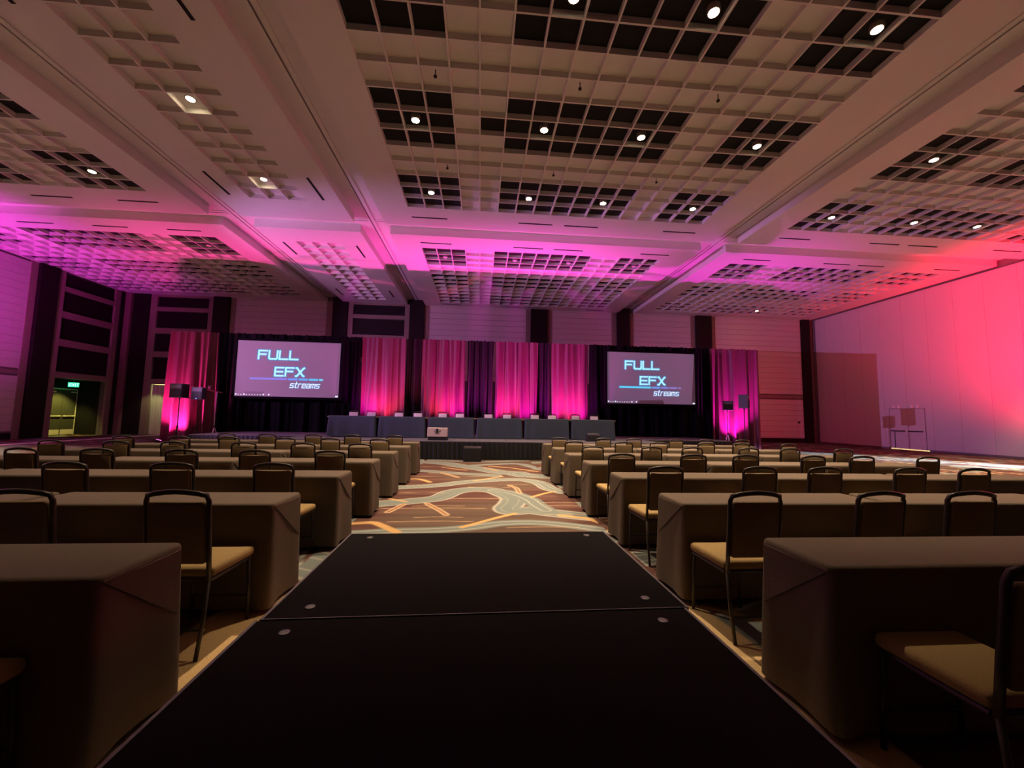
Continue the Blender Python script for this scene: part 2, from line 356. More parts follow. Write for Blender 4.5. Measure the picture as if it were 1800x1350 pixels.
bay('narrow dropped ceiling bay above the left screen', -1.24, -0.68, 2.14, 3.555, -1.10, 3, GY, 13, none, [('y', -1.176, 2.41), ('y', -0.757, 2.41), ('y', -1.176, 3.25), ('y', -0.757, 3.25)])
bay('left dropped ceiling bay above the exit corner', -3.045, -1.40, 2.14, 3.555, -3.03, 17, GY, 13, pat, [('x', q, 2.232) for q in ls])
bay('right dropped ceiling bay above the right screen', 1.435, 3.235, 2.14, 3.555, 1.572, 17, GY, 13, pat, [('x', q, 2.232) for q in rs])
m = MB()
for a, b in ((-3.045, -1.40), (-1.24, -0.68), (-0.52, 1.28), (1.435, 3.235)): m.box(a * U, b * U, YF, 0.245 * U, ZC, ZT)
struct(m.build('ceiling_bay', M_white), 'plain ceiling bays behind the camera')

# ------------------------------------------------------------------ walls
M_wall = M_wallback
def plank_mesh(name, w): return MB().box(0, w, 0, 0.03, 0.006, 0.354).mesh(name, M_plank)
# back wall
wb = MB().box(XL, XR, YB, YB + 0.2, 2.97, ZT)
wb.box(XL, -19.44, YB, YB + 0.2, 0, 2.97); wb.box(-16.53, XR, YB, YB + 0.2, 0, 2.97)
wall_back = struct(wb.build('wall_back', M_wall), 'back wall of pale planks and dark columns behind the stage')
def planks_back(x0, x1, zmin):
    me = MB().box(0, x1 - x0, -0.03, 0, 0.008, 0.352).mesh('plank', M_plank)
    k = int(zmin / 0.36)
    while k * 0.36 < ZC - 0.05:
        z = k * 0.36
        if not (2.95 < z + 0.18 < 3.2): link('plank', me, wall_back, (x0, YB, z))
        k += 1
for x0, x1, zm in ((-15.03, -9.65, 3.9), (-3.34, 2.83, 3.9), (4.55, 8.52, 3.9), (10.0, 13.95, 3.9), (15.66, 21.79, 0.3)): planks_back(x0, x1, zm)
for x0, x1 in ((-15.31, -15.03), (-9.65, -9.24), (-3.65, -3.34), (2.83, 3.14), (4.24, 4.55), (8.52, 8.85), (9.70, 10.0), (13.95, 14.25), (15.34, 15.66)):
    MB().box(x0, x1, YB - 0.06, YB, 0, ZC).build('trim_board', M_trim, wall_back)
for x0, x1 in ((-20.72, -19.82), (-16.24, -15.31), (-9.24, -8.33), (-4.56, -3.65), (3.14, 4.24), (8.85, 9.70), (14.25, 15.34), (21.79, 22.35)):
    MB().rbox(x0, x1, YB - 0.22, YB, 0, ZT - 0.01, 0.015, seg=1).build('column', M_dark, wall_back)
MB().box(15.66, 21.79, YB - 0.045, YB, 2.98, 3.14).build('rail', M_trim, wall_back)
MB().box(15.66, 21.79, YB - 0.045, YB, 0, 0.30).build('baseboard', M_dark, wall_back)
RAILS = ((7.37, 7.62), (6.0, 6.34), (4.57, 4.92), (2.97, 3.27)); GAPS = ((7.62, 8.30), (6.34, 7.37), (4.92, 6.0), (3.27, 4.57))
def frame_bay_back(x0, x1, p0, p1, low):
    MB().rbox(x0 - p0, x0, YB - 0.14, YB, 0, ZC - .01, 0.012, seg=1).build('frame_post', M_trim, wall_back)
    MB().rbox(x1, x1 + p1, YB - 0.14, YB, 0, ZC - .01, 0.012, seg=1).build('frame_post', M_trim, wall_back)
    for a, b in RAILS:
        if b > low: MB().box(x0, x1, YB - 0.13, YB, a, b).build('frame_rail', M_trim, wall_back)
    MB().box(x0, x1, YB - 0.13, YB, 8.24, ZC - .01).build('frame_rail', M_trim, wall_back)
    for a, b in GAPS:
        if b > low: MB().rbox(x0 + .02, x1 - .02, YB - 0.05, YB, a + .02, b - .02, 0.01, seg=1).build('dark_panel', M_dark, wall_back)
frame_bay_back(-19.44, -16.53, 0.38, 0.29, 0)
frame_bay_back(-8.02, -4.86, 0.31, 0.30, 4.6)
# lit doorway under the left frame bay
m = MB().box(-19.5, -16.5, YB + 1.4, YB + 1.5, 0, 2.97).box(-19.6, -19.44, YB + .2, YB + 1.5, 0, 2.97).box(-16.53, -16.4, YB + .2, YB + 1.5, 0, 2.97).box(-19.6, -16.4, YB + .2, YB + 1.5, 2.97, 3.1)
struct(m.build('wall_alcove', mat('alcove_paint', (0.5, 0.5, 0.36), 0.7)), 'lit door recess at the left end of the back wall')
d3 = MB().rbox(-19.40, -18.45, YB + 0.02, YB + 0.07, 0.01, 2.93, 0.008, seg=1).build('door_3', mat('pale_door', (0.62, 0.62, 0.46), 0.5)); struct(d3, 'pale lit door edge beside the left purple drape')
for q in (-19.36, -19.27, -19.2, -19.02, -18.9): MB().box(q, q + 0.035, YB - 0.0, YB + 0.025, 0.02, 2.9).build('door_moulding', mat('pale_door2', (0.78, 0.78, 0.62), 0.4), d3)
# left wall
wl = MB().box(XL - 0.2, XL, YF, 21.13, 0, ZT).box(XL - 0.2, XL, 23.87, YB + .2, 0, ZT).box(XL - 0.2, XL, 21.13, 23.87, 2.97, ZT)
wall_left = struct(wl.build('wall_left', M_wall), 'left wall with pink lit planks and a tall framed door bay')
me = MB().box(0, 0.03, 0, 19.65 - 10, 0.004, 0.356).mesh('plank', M_plank)
me2 = MB().box(0, 0.03, 0, 16.0, 0.004, 0.356).mesh('plank', M_plank)
for k in range(24):
    z = k * 0.36
    if z < 0.3 or 2.95 < z + .18 < 3.2 or z > ZC - .1: continue
    link('plank', me, wall_left, (XL, 10, z)); link('plank', me2, wall_left, (XL, -6, z))
MB().box(XL, XL + 0.05, YF, 19.65, 2.98, 3.16).build('rail', M_trim, wall_left)
MB().box(XL, XL + 0.045, YF, 19.65, 0, 0.28).build('baseboard', M_dark, wall_left)
MB().box(XL, XL + 0.06, 19.65, 19.94, 0, ZC).build('trim_board', M_trim, wall_left)
MB().rbox(XL, XL + 0.2, 19.94, 20.80, 0, ZC, 0.015, seg=1).build('column', M_dark, wall_left)
MB().rbox(XL, XL + 0.2, 24.18, 24.40, 0, ZC, 0.015, seg=1).build('column', M_dark, wall_left)
MB().rbox(XL, XL + 0.14, 20.80, 21.13, 0, ZC - .01, 0.012, seg=1).build('frame_post', M_trim, wall_left)
MB().rbox(XL, XL + 0.14, 23.87, 24.18, 0, ZC - .01, 0.012, seg=1).build('frame_post', M_trim, wall_left)
MB().rbox(XL, XL + 0.5, 24.40, YB, 0, ZC - .005, 0.02, seg=1).build('corner_pier', mat('pier_brown', (0.22, 0.12, 0.12), 0.6), wall_left)
for a, b in RAILS: MB().box(XL, XL + 0.13, 21.13, 23.87, a, b).build('frame_rail', M_trim, wall_left)
for a, b in GAPS: MB().rbox(XL, XL + 0.05, 21.15, 23.85, a + .02, b - .02, 0.01, seg=1).build('dark_panel', M_dark, wall_left)
# pale edging strip let into the carpet along the left walkway
st = MB().prism([(-17.95, 12.0), (-17.62, 12.0), (-18.22, 24.5), (-18.60, 24.5)], 'z', 0.0, 0.02)
struct(st.build('trim_8', mat('pale_edging', (0.85, 0.78, 0.68), 0.5)), 'pale edging strip in the carpet along the left walkway')
# alcove with double door
XA = -22.62
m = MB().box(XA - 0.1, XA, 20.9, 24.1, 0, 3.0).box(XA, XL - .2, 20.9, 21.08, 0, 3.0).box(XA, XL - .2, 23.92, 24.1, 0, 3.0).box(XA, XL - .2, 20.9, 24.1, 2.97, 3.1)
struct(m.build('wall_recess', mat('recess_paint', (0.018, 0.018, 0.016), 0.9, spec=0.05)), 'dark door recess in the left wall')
d1 = MB().box(XA, XA + 0.05, 22.36, 22.40, 0, 2.5).box(XA, XA + 0.05, 23.84, 23.88, 0, 2.5).box(XA, XA + 0.05, 22.36, 23.88, 2.46, 2.53).build('door_1', M_brass)
struct(d1, 'olive double exit door with bright kick plates and push bars')
for k in range(2):
    y0 = 22.41 + k * 0.72; y1 = y0 + 0.70
    lf = MB().rbox(XA, XA + 0.045, y0, y1, 0.01, 2.45, 0.006, seg=1).build('door_leaf', M_door, d1)
    MB().box(XA + .045, XA + .055, y0 + .02, y1 - .02, 0.03, 0.30).build('kick_plate', M_brass, lf)
    MB().tube([(XA + .10, y0 + .05, 1.02), (XA + .10, y1 - .05, 1.02)], 0.028, 8).box(XA + .045, XA + .1, y0 + .06, y0 + .14, .98, 1.06).box(XA + .045, XA + .1, y1 - .14, y1 - .06, .98, 1.06).build('push_bar', M_brass, lf)
    MB().box(XA + .045, XA + .10, y0 + (.02 if k == 0 else .4), y0 + (.30 if k == 0 else .68), 2.30, 2.37).build('door_head_fitting', M_brass, lf)
spot('recess_lamp', (-21.5, 22.7, 2.85), (-22.6, 22.9, 0.1), 260, (1.0, 0.90, 0.20), 80, 0.6, 0.08)
point('doorway_lamp', (-19.0, YB + 0.75, 2.5), 60, (1.0, 0.95, 0.45), 0.12)
spot('doorway_glow', (-18.6, 23.6, 2.7), (-19.3, YB, 1.2), 35, (1.0, 0.95, 0.40), 70, 0.5, 0.05)
# exit sign
ex = thing('exit_sign', 'green glowing EXIT sign over the double door in the left recess', 'exit sign', (-21.95, 22.95, 2.72), math.radians(52))
MB().rbox(-0.20, 0.20, -0.03, 0.03, -0.12, 0.12, 0.012).build('sign_body', M_exit, ex)
MB().tube([(0, 0, .12), (0, 0, .25)], 0.015, 8).build('stem', M_steel, ex)
lb = MB()
def seg(m, x, y0, z, pts, s, wd, yy):
    for a, b in zip(pts[:-1], pts[1:]):
        a = Vector((x + a[0] * s, z + a[1] * s)); b = Vector((x + b[0] * s, z + b[1] * s)); d = (b - a)
        if d.length < 1e-6: continue
        d.normalize(); n = Vector((-d.y, d.x)) * wd / 2; e = d * wd / 2 * 0.9
        q = [a - e + n, b + e + n, b + e - n, a - e - n]
        m.add([(p.x, y0, p.y) for p in q] + [(p.x, yy, p.y) for p in q], [(0, 1, 2, 3), (7, 6, 5, 4), (0, 4, 5, 1), (1, 5, 6, 2), (2, 6, 7, 3), (3, 7, 4, 0)])
EXITL = {'E': [[(.6, 0), (0, 0), (0, 1), (.6, 1)], [(0, .5), (.5, .5)]], 'X': [[(0, 0), (.6, 1)], [(0, 1), (.6, 0)]], 'I': [[(.1, 0), (.1, 1)]], 'T': [[(0, 1), (.6, 1)], [(.3, 0), (.3, 1)]]}
x = -0.16
for ch in 'EXIT':
    for p in EXITL[ch]: seg(lb, x, -0.032, -0.065, p, 0.13, 0.022, -0.040)
    x += 0.05 if ch == 'I' else 0.105
lb.build('lettering', M_exitlet, ex)
# right wall of movable panels
wr = MB().box(XR, XR + 0.2, YF, YB + .2, 0, ZT)
wall_right = struct(wr.build('wall_right', M_seam), 'right wall of tall grey movable panels lit red')
PW = 1.165
pm = MB().rbox(-0.04, 0, 0.004, PW - 0.004, 0.10, ZC - 0.06, 0.006, seg=1).mesh('wall_panel', M_fabricwall)
y = 24.86 - PW * 26
for k in range(26):
    y0 = 24.86 - PW * (k + 1)
    if y0 + PW > YB: 
        MB().rbox(-0.04, 0, 0.008, YB - y0 - .3, 0.10, ZC - 0.06, 0.006, seg=1).build('wall_panel', M_fabricwall, wall_right, loc=(XR, y0, 0)); continue
    link('wall_panel', pm, wall_right, (XR, y0, 0))
MB().box(XR - .05, XR, YF, YB - .3, 0.03, 0.10).build('bottom_seal', M_seam, wall_right)
d2 = MB().box(XR - .055, XR - .04, 18.2, 18.215, .05, 2.2).box(XR - .055, XR - .04, 19.945, 19.96, .05, 2.2).box(XR - .055, XR - .04, 18.2, 19.96, 2.19, 2.21).build('door_2', M_seam)
struct(d2, 'pass door in the grey right wall with dark push bars and light under it')
for k in range(2):
    y0 = 18.225 + k * 0.86
    lf = MB().rbox(XR - .06, XR - .038, y0, y0 + .85, .07, 2.18, 0.004, seg=1).build('door_leaf', M_fabricwall, d2)
    MB().tube([(XR - .10, y0 + .08, 1.0), (XR - .10, y0 + .78, 1.0)], 0.03, 8).build('push_bar', M_plastic, lf)
MB().tube([(XR - .075, 19.70, .1), (XR - .075, 19.70, 0.95)], 0.018, 6).build('latch_rod', M_plastic, d2)
for q in (18.45, 18.72, 19.35, 19.62): MB().rbox(XR - .12, XR - .04, q, q + .12, 2.22, 2.40, 0.02).build('door_head_fitting', mat('pale_bracket', (.8, .75, .78), .4), d2)  # small pale pieces taken for lights, built as unlit brackets
MB().box(XR - .05, XR - .036, 18.1, 19.96, 0.02, 0.075).build('light_gap', M_leak, d2)
# front wall behind the camera
struct(MB().box(XL - 1.6, XR + .2, YF - .2, YF, 0, ZT).build('wall_front', M_wall), 'plain wall behind the camera')
pl = MB().rbox(21.35, 21.50, YB - .05, YB - .028, 1.28, 1.42, 0.006).build('switch_plate', M_plastic)
tag(pl, 'small dark switch plate low on the red plank wall beside corner column', 'switch')

# ------------------------------------------------------------------ downlights and sprinklers
def lamp_meshes():
    ring = MB().lathe([(0.075, 0.0), (0.105, 0.0), (0.11, 0.02), (0.11, 0.15), (0.06, 0.17), (0.06, 0.168)], n=14)
    lens = MB().lathe([(0.0, -0.004), (0.088, -0.004), (0.088, 0.006), (0.0, 0.006)], n=14)
    return ring.mesh('housing', M_housing, True), lens.mesh('lens', M_lamp), lens.mesh('lens', M_lampoff)
L_RING, L_ON, L_OFF = lamp_meshes()
def downlight(x, y, z, label, group, on=True, watts=None):
    t = thing('downlight', label, 'ceiling light', (x, y, z), 0, group)
    link('housing', L_RING, t); link('lens', L_ON if on else L_OFF, t)
    if on: 
        o = spot('downlight_beam', (0, 0, -0.03), (0, 0, -5), watts or DOWN_W, WARM, 68, 0.75, 0.08); o.parent = t
bx = {'middle': (-0.243, 0.201, 0.552, 0.990), 'right': (1.703, 2.147, 2.498, 2.936), 'left': (-2.899, -2.455, -2.104, -1.661)}
rowsY = (1.715, 1.279, 0.843)
rn = ('nearest the cross channel', 'second from the cross channel', 'third from the cross channel', 'fourth from the cross channel')
for bn, xs_ in bx.items():
    for r, yy in enumerate(rowsY):
        for k, xx in enumerate(xs_):
            downlight(xx * U, yy * U, ZC + 0.02, 'lit downlight, %s from left, row %s, %s ceiling bay' % (ORD[k], rn[r], bn), 'lit downlights in the audience ceiling',
                      watts=DOWN_W * (1.0 if r < 2 else 1.35))
for r, yy in enumerate(rowsY):
    downlight(-0.968 * U, yy * U, ZC + 0.115, 'lit round downlight %s in the narrow plain ceiling bay' % rn[r], 'lit downlights in the audience ceiling', watts=DOWN_W * 0.5)
rowsF = [(GY - (1.5 + 5 * k) * PYC / U) for k in range(3)]
fn = ('against the back wall', 'midway to the back wall', 'nearest the cross channel')
for bn, xs_ in bx.items():
    for r, yy in enumerate(rowsF):
        for k, xx in enumerate(xs_):
            lit = (bn == 'right' and r == 0 and k == 2)
            downlight(xx * U, yy * U, ZC, '%s downlight, %s from left, row %s, %s bay over stage' % ('lit' if lit else 'unlit', ORD[k], fn[r], bn), 'unlit downlights over the stage' if not lit else None, lit, 60)
for r, yy in enumerate(rowsF):
    downlight(-0.968 * U, yy * U, ZC + 0.115, 'unlit downlight in the narrow plain ceiling bay over the stage, %s' % fn[r], 'unlit downlights over the stage', False)
sp = MB().lathe([(0.010, 0.128), (0.010, 0.0), (0.035, -0.005), (0.04, -0.03), (0.02, -0.05)], n=8).mesh('sprinkler', M_frame)
for r, yy in enumerate((1.52, 1.09)):
    for k, xx in enumerate((-0.155, 0.28, 0.72)):
        tag(link('sprinkler', sp, None, (xx * U, yy * U, ZC)), 'small dark sprinkler head, %s from left in the %s row from stage, middle ceiling bay' % (ORD[k], ORD[r]), 'sprinkler', 'sprinkler heads in the middle bay')

# ------------------------------------------------------------------ stage
SZ = 0.59
stage = thing('stage', 'low black carpeted stage with pleated black skirt below the head tables', 'stage', (0, 14, 0))
def P(o): o.location = Vector(o.location) - Vector((0, 14, 0)); o.parent = stage; return o
for i, x0 in enumerate(np.arange(-6.4, 6.3, 1.8286)):
    for y0 in (12.83, 15.29):
        P(MB().rbox(x0 + .004, x0 + 1.8246, y0 + .004, y0 + 2.40, SZ - .10, SZ, 0.006, seg=1).build('stage_deck', M_stage))
for x0 in (-10.3, -8.35, 6.42, 8.22):
    P(MB().rbox(x0, x0 + (1.94 if x0 < 0 else 1.79), 14.9, 17.68, SZ - .10, SZ, 0.006, seg=1).build('stage_deck', M_stage))
def pleats(pts, z0, z1, amp, per_m, seed, n_per=28):
    rng = random.Random(seed); out = MB(); V = []; 
    L = 0; path = []
    for a, b in zip(pts[:-1], pts[1:]):
        a, b = Vector(a), Vector(b); d = (b - a); n = max(2, int(d.length * n_per)); nn = Vector((d.y, -d.x)).normalized()
        for i in range(n): path.append((a + d * i / n, nn, L + d.length * i / n))
        L += d.length
    path.append((Vector(pts[-1]), nn, L))
    ph = [rng.uniform(0, 6.28) for _ in range(3)]
    rows = 7
    for r in range(rows):
        t = r / (rows - 1); z = z1 + (z0 - z1) * t
        for p, nn, s in path:
            q = math.sin(s * per_m * 6.28 + ph[0] + 1.2 * math.sin(s * 1.7 + ph[1])) + 0.45 * math.sin(s * per_m * 6.28 * 2.3 + ph[2] + 0.6 * t)
            o = p + nn * (amp * (0.45 + 0.55 * t) * q)
            V.append((o.x, o.y, z))
    n = len(path)
    F = [(r * n + i, r * n + i + 1, (r + 1) * n + i + 1, (r + 1) * n + i) for r in range(rows - 1) for i in range(n - 1)]
    out.add(V, F); return out
P(pleats([(-6.4, 16.0), (-6.4, 12.80), (6.42, 12.80), (6.42, 16.0)], 0.01, SZ - 0.03, 0.022, 6.5, 1).build('stage_skirt', M_skirt, None, True))
P(pleats([(-10.32, 17.66), (-10.32, 14.87), (-6.5, 14.87)], 0.01, SZ - 0.03, 0.022, 6.5, 2).build('stage_skirt', M_skirt, None, True))
P(pleats([(6.5, 14.87), (10.03, 14.87), (10.03, 17.66)], 0.01, SZ - 0.03, 0.022, 6.5, 3).build('stage_skirt', M_skirt, None, True))

# ------------------------------------------------------------------ drapes
YD = 17.93
def drape(name, x0, x1, m, label, group, amp, per_m, seed, z0=0.015, z1=4.88, spread=0.0):
    rng = random.Random(seed); w_ = x1 - x0; n = max(24, int(w_ * 60)); rows = 15; V = []
    ph = [rng.uniform(0, 6.28) for _ in range(6)]
    for r in range(rows):
        t = r / (rows - 1); z = z1 + (z0 - z1) * t
        for i in range(n + 1):
            s = i / n; xx = s * w_
            q = math.sin(xx * per_m * 6.28 + ph[0] + 1.4 * math.sin(xx * 1.3 + ph[1]) + .5 * t) + 0.5 * math.sin(xx * per_m * 6.28 * 1.9 + ph[2] - .8 * t) + 0.5 * math.sin(xx * 2.1 + ph[3] + t)
            pinch = 1 + spread * (t - 0.5) * 2
            X = x0 + w_ / 2 + (xx - w_ / 2) * pinch + 0.03 * math.sin(xx * 7 + 3 * t + ph[4])
            zz = z + (0.012 * math.sin(xx * 40 + ph[5]) if r == 0 else 0)
            V.append((X, YD + 1.25 * amp * (0.6 + 0.7 * t) * q + 0.045 * abs(math.sin(xx * per_m * 9.5 + ph[1] + 1.1 * math.sin(xx * 2.3 + t))), zz))
    F = [(r * (n + 1) + i, r * (n + 1) + i + 1, (r + 1) * (n + 1) + i + 1, (r + 1) * (n + 1) + i) for r in range(rows - 1) for i in range(n)]
    o = MB().add(V, F).build(name, m, None, True)
    return tag(o, label, 'drape', group)
G1, G2 = 'lit purple drape panels', 'black and plum drape panels'
drape('drape', -13.53, -11.5, M_purple, 'purple drape panel lit pink, left of the left screen behind speakers', G1, 0.055, 1.5, 1, spread=0.03)
drape('drape', -5.33, -3.42, M_purple, 'pink lit purple drape panel next to the left screen', G1, 0.045, 1.3, 2)
drape('drape', -2.67, -0.72, M_purple, 'pink lit purple drape panel second from the left screen', G1, 0.055, 1.8, 3)
drape('drape', 0.65, 2.62, M_purple, 'pink lit purple drape panel second from the right screen', G1, 0.06, 1.9, 4)
drape('drape', 3.31, 5.04, M_purple, 'pink lit purple drape panel next to the right screen', G1, 0.045, 1.4, 5)
drape('drape', 11.05, 13.60, M_purple, 'purple drape panel lit magenta, right of the right screen', G1, 0.06, 1.6, 6)
drape('drape', -3.36, -2.75, M_plum, 'dark plum drape between the two left pink panels', G2, 0.05, 3, 7)
drape('drape', -0.64, 0.57, M_plum, 'dark plum drape at the middle of the stage backdrop', G2, 0.06, 3, 8)
drape('drape', 2.70, 3.25, M_plum, 'dark plum drape between the two right pink panels', G2, 0.05, 3, 9)
drape('drape', -11.44, -5.40, M_velvet, 'wide black drape behind the left projection screen', G2, 0.06, 1.6, 10)
drape('drape', 5.11, 10.98, M_velvet, 'wide black drape behind the right projection screen', G2, 0.06, 1.6, 11)
pipe = thing('pipe_stand', 'thin metal pipe stand that carries the row of drapes', 'stand', (0, YD + .42, 0))
for a, b in ((-13.55, -8.4), (-8.4, -5.4), (-5.4, -2.0), (-2.0, 1.6), (1.6, 5.1), (5.1, 8.4), (8.4, 13.65)): MB().tube([(a, 0, 4.90), (b, 0, 4.90)], 0.022, 8).build('rail', M_alu, pipe)
for q in (-13.55, -8.4, -5.4, -2.0, 1.6, 5.1, 8.4, 13.65): MB().tube([(q, 0, 0.01), (q, 0, 4.90)], 0.024, 8).box(q - .22, q + .22, -.1, .3, 0, 0.012).build('upright', M_alu, pipe)

# ------------------------------------------------------------------ uplights at the foot of the drapes
def uplight(x, y, z, led, color, watts, tgt, label, deg=98, lens=True):
    t = thing('uplight', label, 'stage light', (x, y, z), 0, 'floor uplights along the drapes')
    d = Vector(tgt).normalized(); q = d.to_track_quat('Z', 'Y').to_matrix()
    def rot(mb): mb.v = [tuple(q @ Vector(p) + Vector((0, 0, 0.14))) for p in mb.v]; return mb
    rot(MB().lathe([(0.05, -0.10), (0.085, -0.08), (0.095, 0.06), (0.10, 0.07)], n=14)).build('can', M_plastic, t, True)
    rot(MB().lathe([(0.085, 0.071), (0.085, 0.078)], n=14)).build('lens', led, t)
    MB().tube([(-.12, 0, .14), (-.12, 0, .02), (.12, 0, .02), (.12, 0, .14)], 0.012, 6).box(-.09, .09, -.10, .10, 0, .014).build('yoke', M_plastic, t)
    o = spot('uplight_beam', tuple(q @ Vector((0, 0, 0.11)) + Vector((0, 0, .14))), tuple(q @ Vector((0, 0, 3))), watts, color, deg, 0.9, 0.06); o.parent = t
MAG, PNK = (0.95, 0.02, 0.80), (1.0, 0.11, 0.20)
for k, (x, c_) in enumerate(((-4.95, MAG), (-4.25, PNK), (-1.70, PNK), (-1.05, MAG), (0.72, MAG), (1.20, PNK), (2.10, MAG), (3.45, MAG), (4.05, PNK), (4.66, MAG))):
    uplight(x, 17.08, SZ, M_magled, c_, 740, (0, 0.26, 1), '%s floor uplight from the left along the lit stage drapes' % ORD[k])
uplight(-13.1, 17.25, 0.0, M_magled, (1.0, 0.05, 0.36), 3000, (0.20, 0.28, 1), 'glowing pink uplight on the carpet beside the left purple drape')
uplight(12.1, 17.2, 0.0, M_redled, (0.95, 0.02, 0.75), 2300, (-0.05, 0.20, 1), 'uplight on the carpet below the right purple drape')

# ------------------------------------------------------------------ projection screens
STROKES = {'F': [[(0, 0), (0, 1), (1, 1)], [(0, .55), (.85, .55)]],
 'U': [[(0, 1), (0, .16), (.05, .05), (.16, 0), (.84, 0), (.95, .05), (1, .16), (1, 1)]],
 'L': [[(0, 1), (0, 0), (1, 0)]], 'E': [[(1, 1), (0, 1), (0, 0), (1, 0)], [(0, .5), (.9, .5)]],
 'X': [[(0, 1), (.12, 1), (.85, .08), (1, 0)], [(1, 1), (.88, .92), (.15, 0), (0, 0)]],
 's': [[(1, 1), (.1, 1), (0, .9), (0, .55), (.9, .5), (1, .4), (1, .1), (.9, 0), (0, 0)]],
 't': [[(.35, 1.45), (.3, .1), (.4, 0), (.9, 0)], [(0, 1), (.85, 1)]],
 'r': [[(0, 0), (0, .9), (.1, 1), (.8, 1)]],
 'e': [[(1, 0), (.1, 0), (0, .1), (0, .9), (.1, 1), (.9, 1), (1, .9), (1, .5), (0, .5)]],
 'a': [[(0, 1), (.9, 1), (1, .9), (1, 0), (.1, 0), (0, .1), (0, .5), (1, .5)]],
 'm': [[(0, 0), (0, 1), (.9, 1), (1, .9), (1, 0)], [(.5, 1), (.5, 0)]]}
def word(txt, x, z, h, wd, gap, sw, y0, y1, shear=0.0, widths=None):
    m = MB()
    for i, ch in enumerate(txt):
        w_ = wd * (widths[i] if widths else 1)
        for st in STROKES[ch]:
            pts = [(x + p[0] * w_ + shear * p[1] * h, z + p[1] * h) for p in st]
            seg(m, 0, y0, 0, pts, 1, sw, y1)
        x += w_ + gap
    return m
def screen(x0, x1, zb, zt, label, img_poly, bar_rev, bgc):
    yS = 17.42; W, Hh = x1 - x0, zt - zb
    t = thing('projection_screen', label, 'screen', (x0, yS, zb))
    f = 0.10
    MB().box(-f, 0, -.03, .05, -f, Hh + f).box(W, W + f, -.03, .05, -f, Hh + f).box(0, W, -.03, .05, Hh, Hh + f).box(0, W, -.03, .05, -f, 0).build('frame', M_velvet, t)
    for q in (0.15, W - .15): MB().box(q - .03, q + .03, 0.05, .10, SZ - zb, Hh).box(q - .2, q + .2, -.1, .3, SZ - zb, SZ - zb + .04).build('leg', M_velvet, t)
    MB().box(0, W, 0, .02, 0, Hh).build('screen_surface', M_screen, t)
    P2 = [(u * W, (1 - v) * Hh) for u, v in img_poly]  # notches in the outline stand in for shadows cast in the projector beam
    im = bpy.data.materials.new('projected_image'); im.use_nodes = True; b = im.node_tree.nodes['Principled BSDF']
    b.inputs['Base Color'].default_value = (0.26, 0.22, 0.24, 1); b.inputs['Roughness'].default_value = .9
    nz = im.node_tree.nodes.new('ShaderNodeTexNoise'); nz.inputs['Scale'].default_value = 0.8
    mx = im.node_tree.nodes.new('ShaderNodeMix'); mx.data_type = 'RGBA'; mx.inputs['A'].default_value = (*bgc, 1); mx.inputs['B'].default_value = (bgc[0] * .9, bgc[1] * 1.15, bgc[2] * 1.15, 1)
    tc = im.node_tree.nodes.new('ShaderNodeTexCoord'); im.node_tree.links.new(tc.outputs['Object'], nz.inputs['Vector']); im.node_tree.links.new(nz.outputs['Fac'], mx.inputs['Factor'])
    im.node_tree.links.new(mx.outputs['Result'], b.inputs['Emission Color']); b.inputs['Emission Strength'].default_value = 1.0
    MB().prism(P2, 'y', -.004, 0.0).build('projected_image', im, t)
    y0, y1 = -.005, -.012
    def put(nm, mb_, ma, lab=None):
        o = mb_.build(nm, ma, t)
        if lab: o['label'] = lab
    g0, g1 = -.0045, -.007
    lw = W * 0.118; h1 = Hh * 0.145
    put('text_glow', word('FULL', .205 * W, (1 - .322) * Hh, h1, W * .078, W * .022, Hh * .062, g0, g1, 0.03), M_glow)
    put('text_glow', word('EFX', .372 * W, (1 - .622) * Hh, h1, W * .078, W * .022, Hh * .062, g0, g1, 0.03), M_glow)
    put('lettering', word('FULL', .205 * W, (1 - .322) * Hh, h1, W * .078, W * .022, Hh * .030, y0, y1, 0.03), M_text, 'cyan lettering reading FULL')
    put('lettering', word('EFX', .372 * W, (1 - .622) * Hh, h1, W * .078, W * .022, Hh * .030, y0, y1, 0.03), M_text, 'cyan lettering reading EFX')
    put('text_glow', word('streams', .522 * W, (1 - .832) * Hh, Hh * .070, W * .031, W * .0115, Hh * .030, g0, g1, 0.25, [1, .8, .8, 1, 1, 1.2, 1]), M_glow)
    put('lettering', word('streams', .522 * W, (1 - .832) * Hh, Hh * .070, W * .031, W * .0115, Hh * .0125, y0, y1, 0.25, [1, .8, .8, 1, 1, 1.2, 1]), M_icon, 'outlined lettering reading streams')
    cols = [(0.20, 0.17, 0.62), (0.10, 0.28, 0.78), (0.06, 0.36, 0.82), (0.06, 0.50, 0.85), (0.10, 0.62, 0.85)]
    if bar_rev: cols = [(0.08, 0.60, 0.90), (0.12, 0.30, 0.80), (0.17, 0.20, 0.62), (0.22, 0.18, 0.50), (0.26, 0.16, 0.36)]
    for (a, b_), c_ in zip(((.135, .492), (.502, .592), (.603, .692), (.702, .792), (.802, .842)), cols):
        mm = mat('bar_%.2f_%.2f_%.2f' % c_, (.1, .1, .2), .8, emit=c_, strength=1.0)
        if b_ > 0.8: mb_ = MB().prism([(a * W, (1 - .70) * Hh), (b_ * W - .03, (1 - .70) * Hh), (b_ * W, (1 - .682) * Hh), (b_ * W - .03, (1 - .664) * Hh), (a * W, (1 - .664) * Hh)], 'y', y1, y0)
        else: mb_ = MB().box(a * W, b_ * W, y1, y0, (1 - .70) * Hh, (1 - .664) * Hh)
        put('progress_bar', mb_, mm)
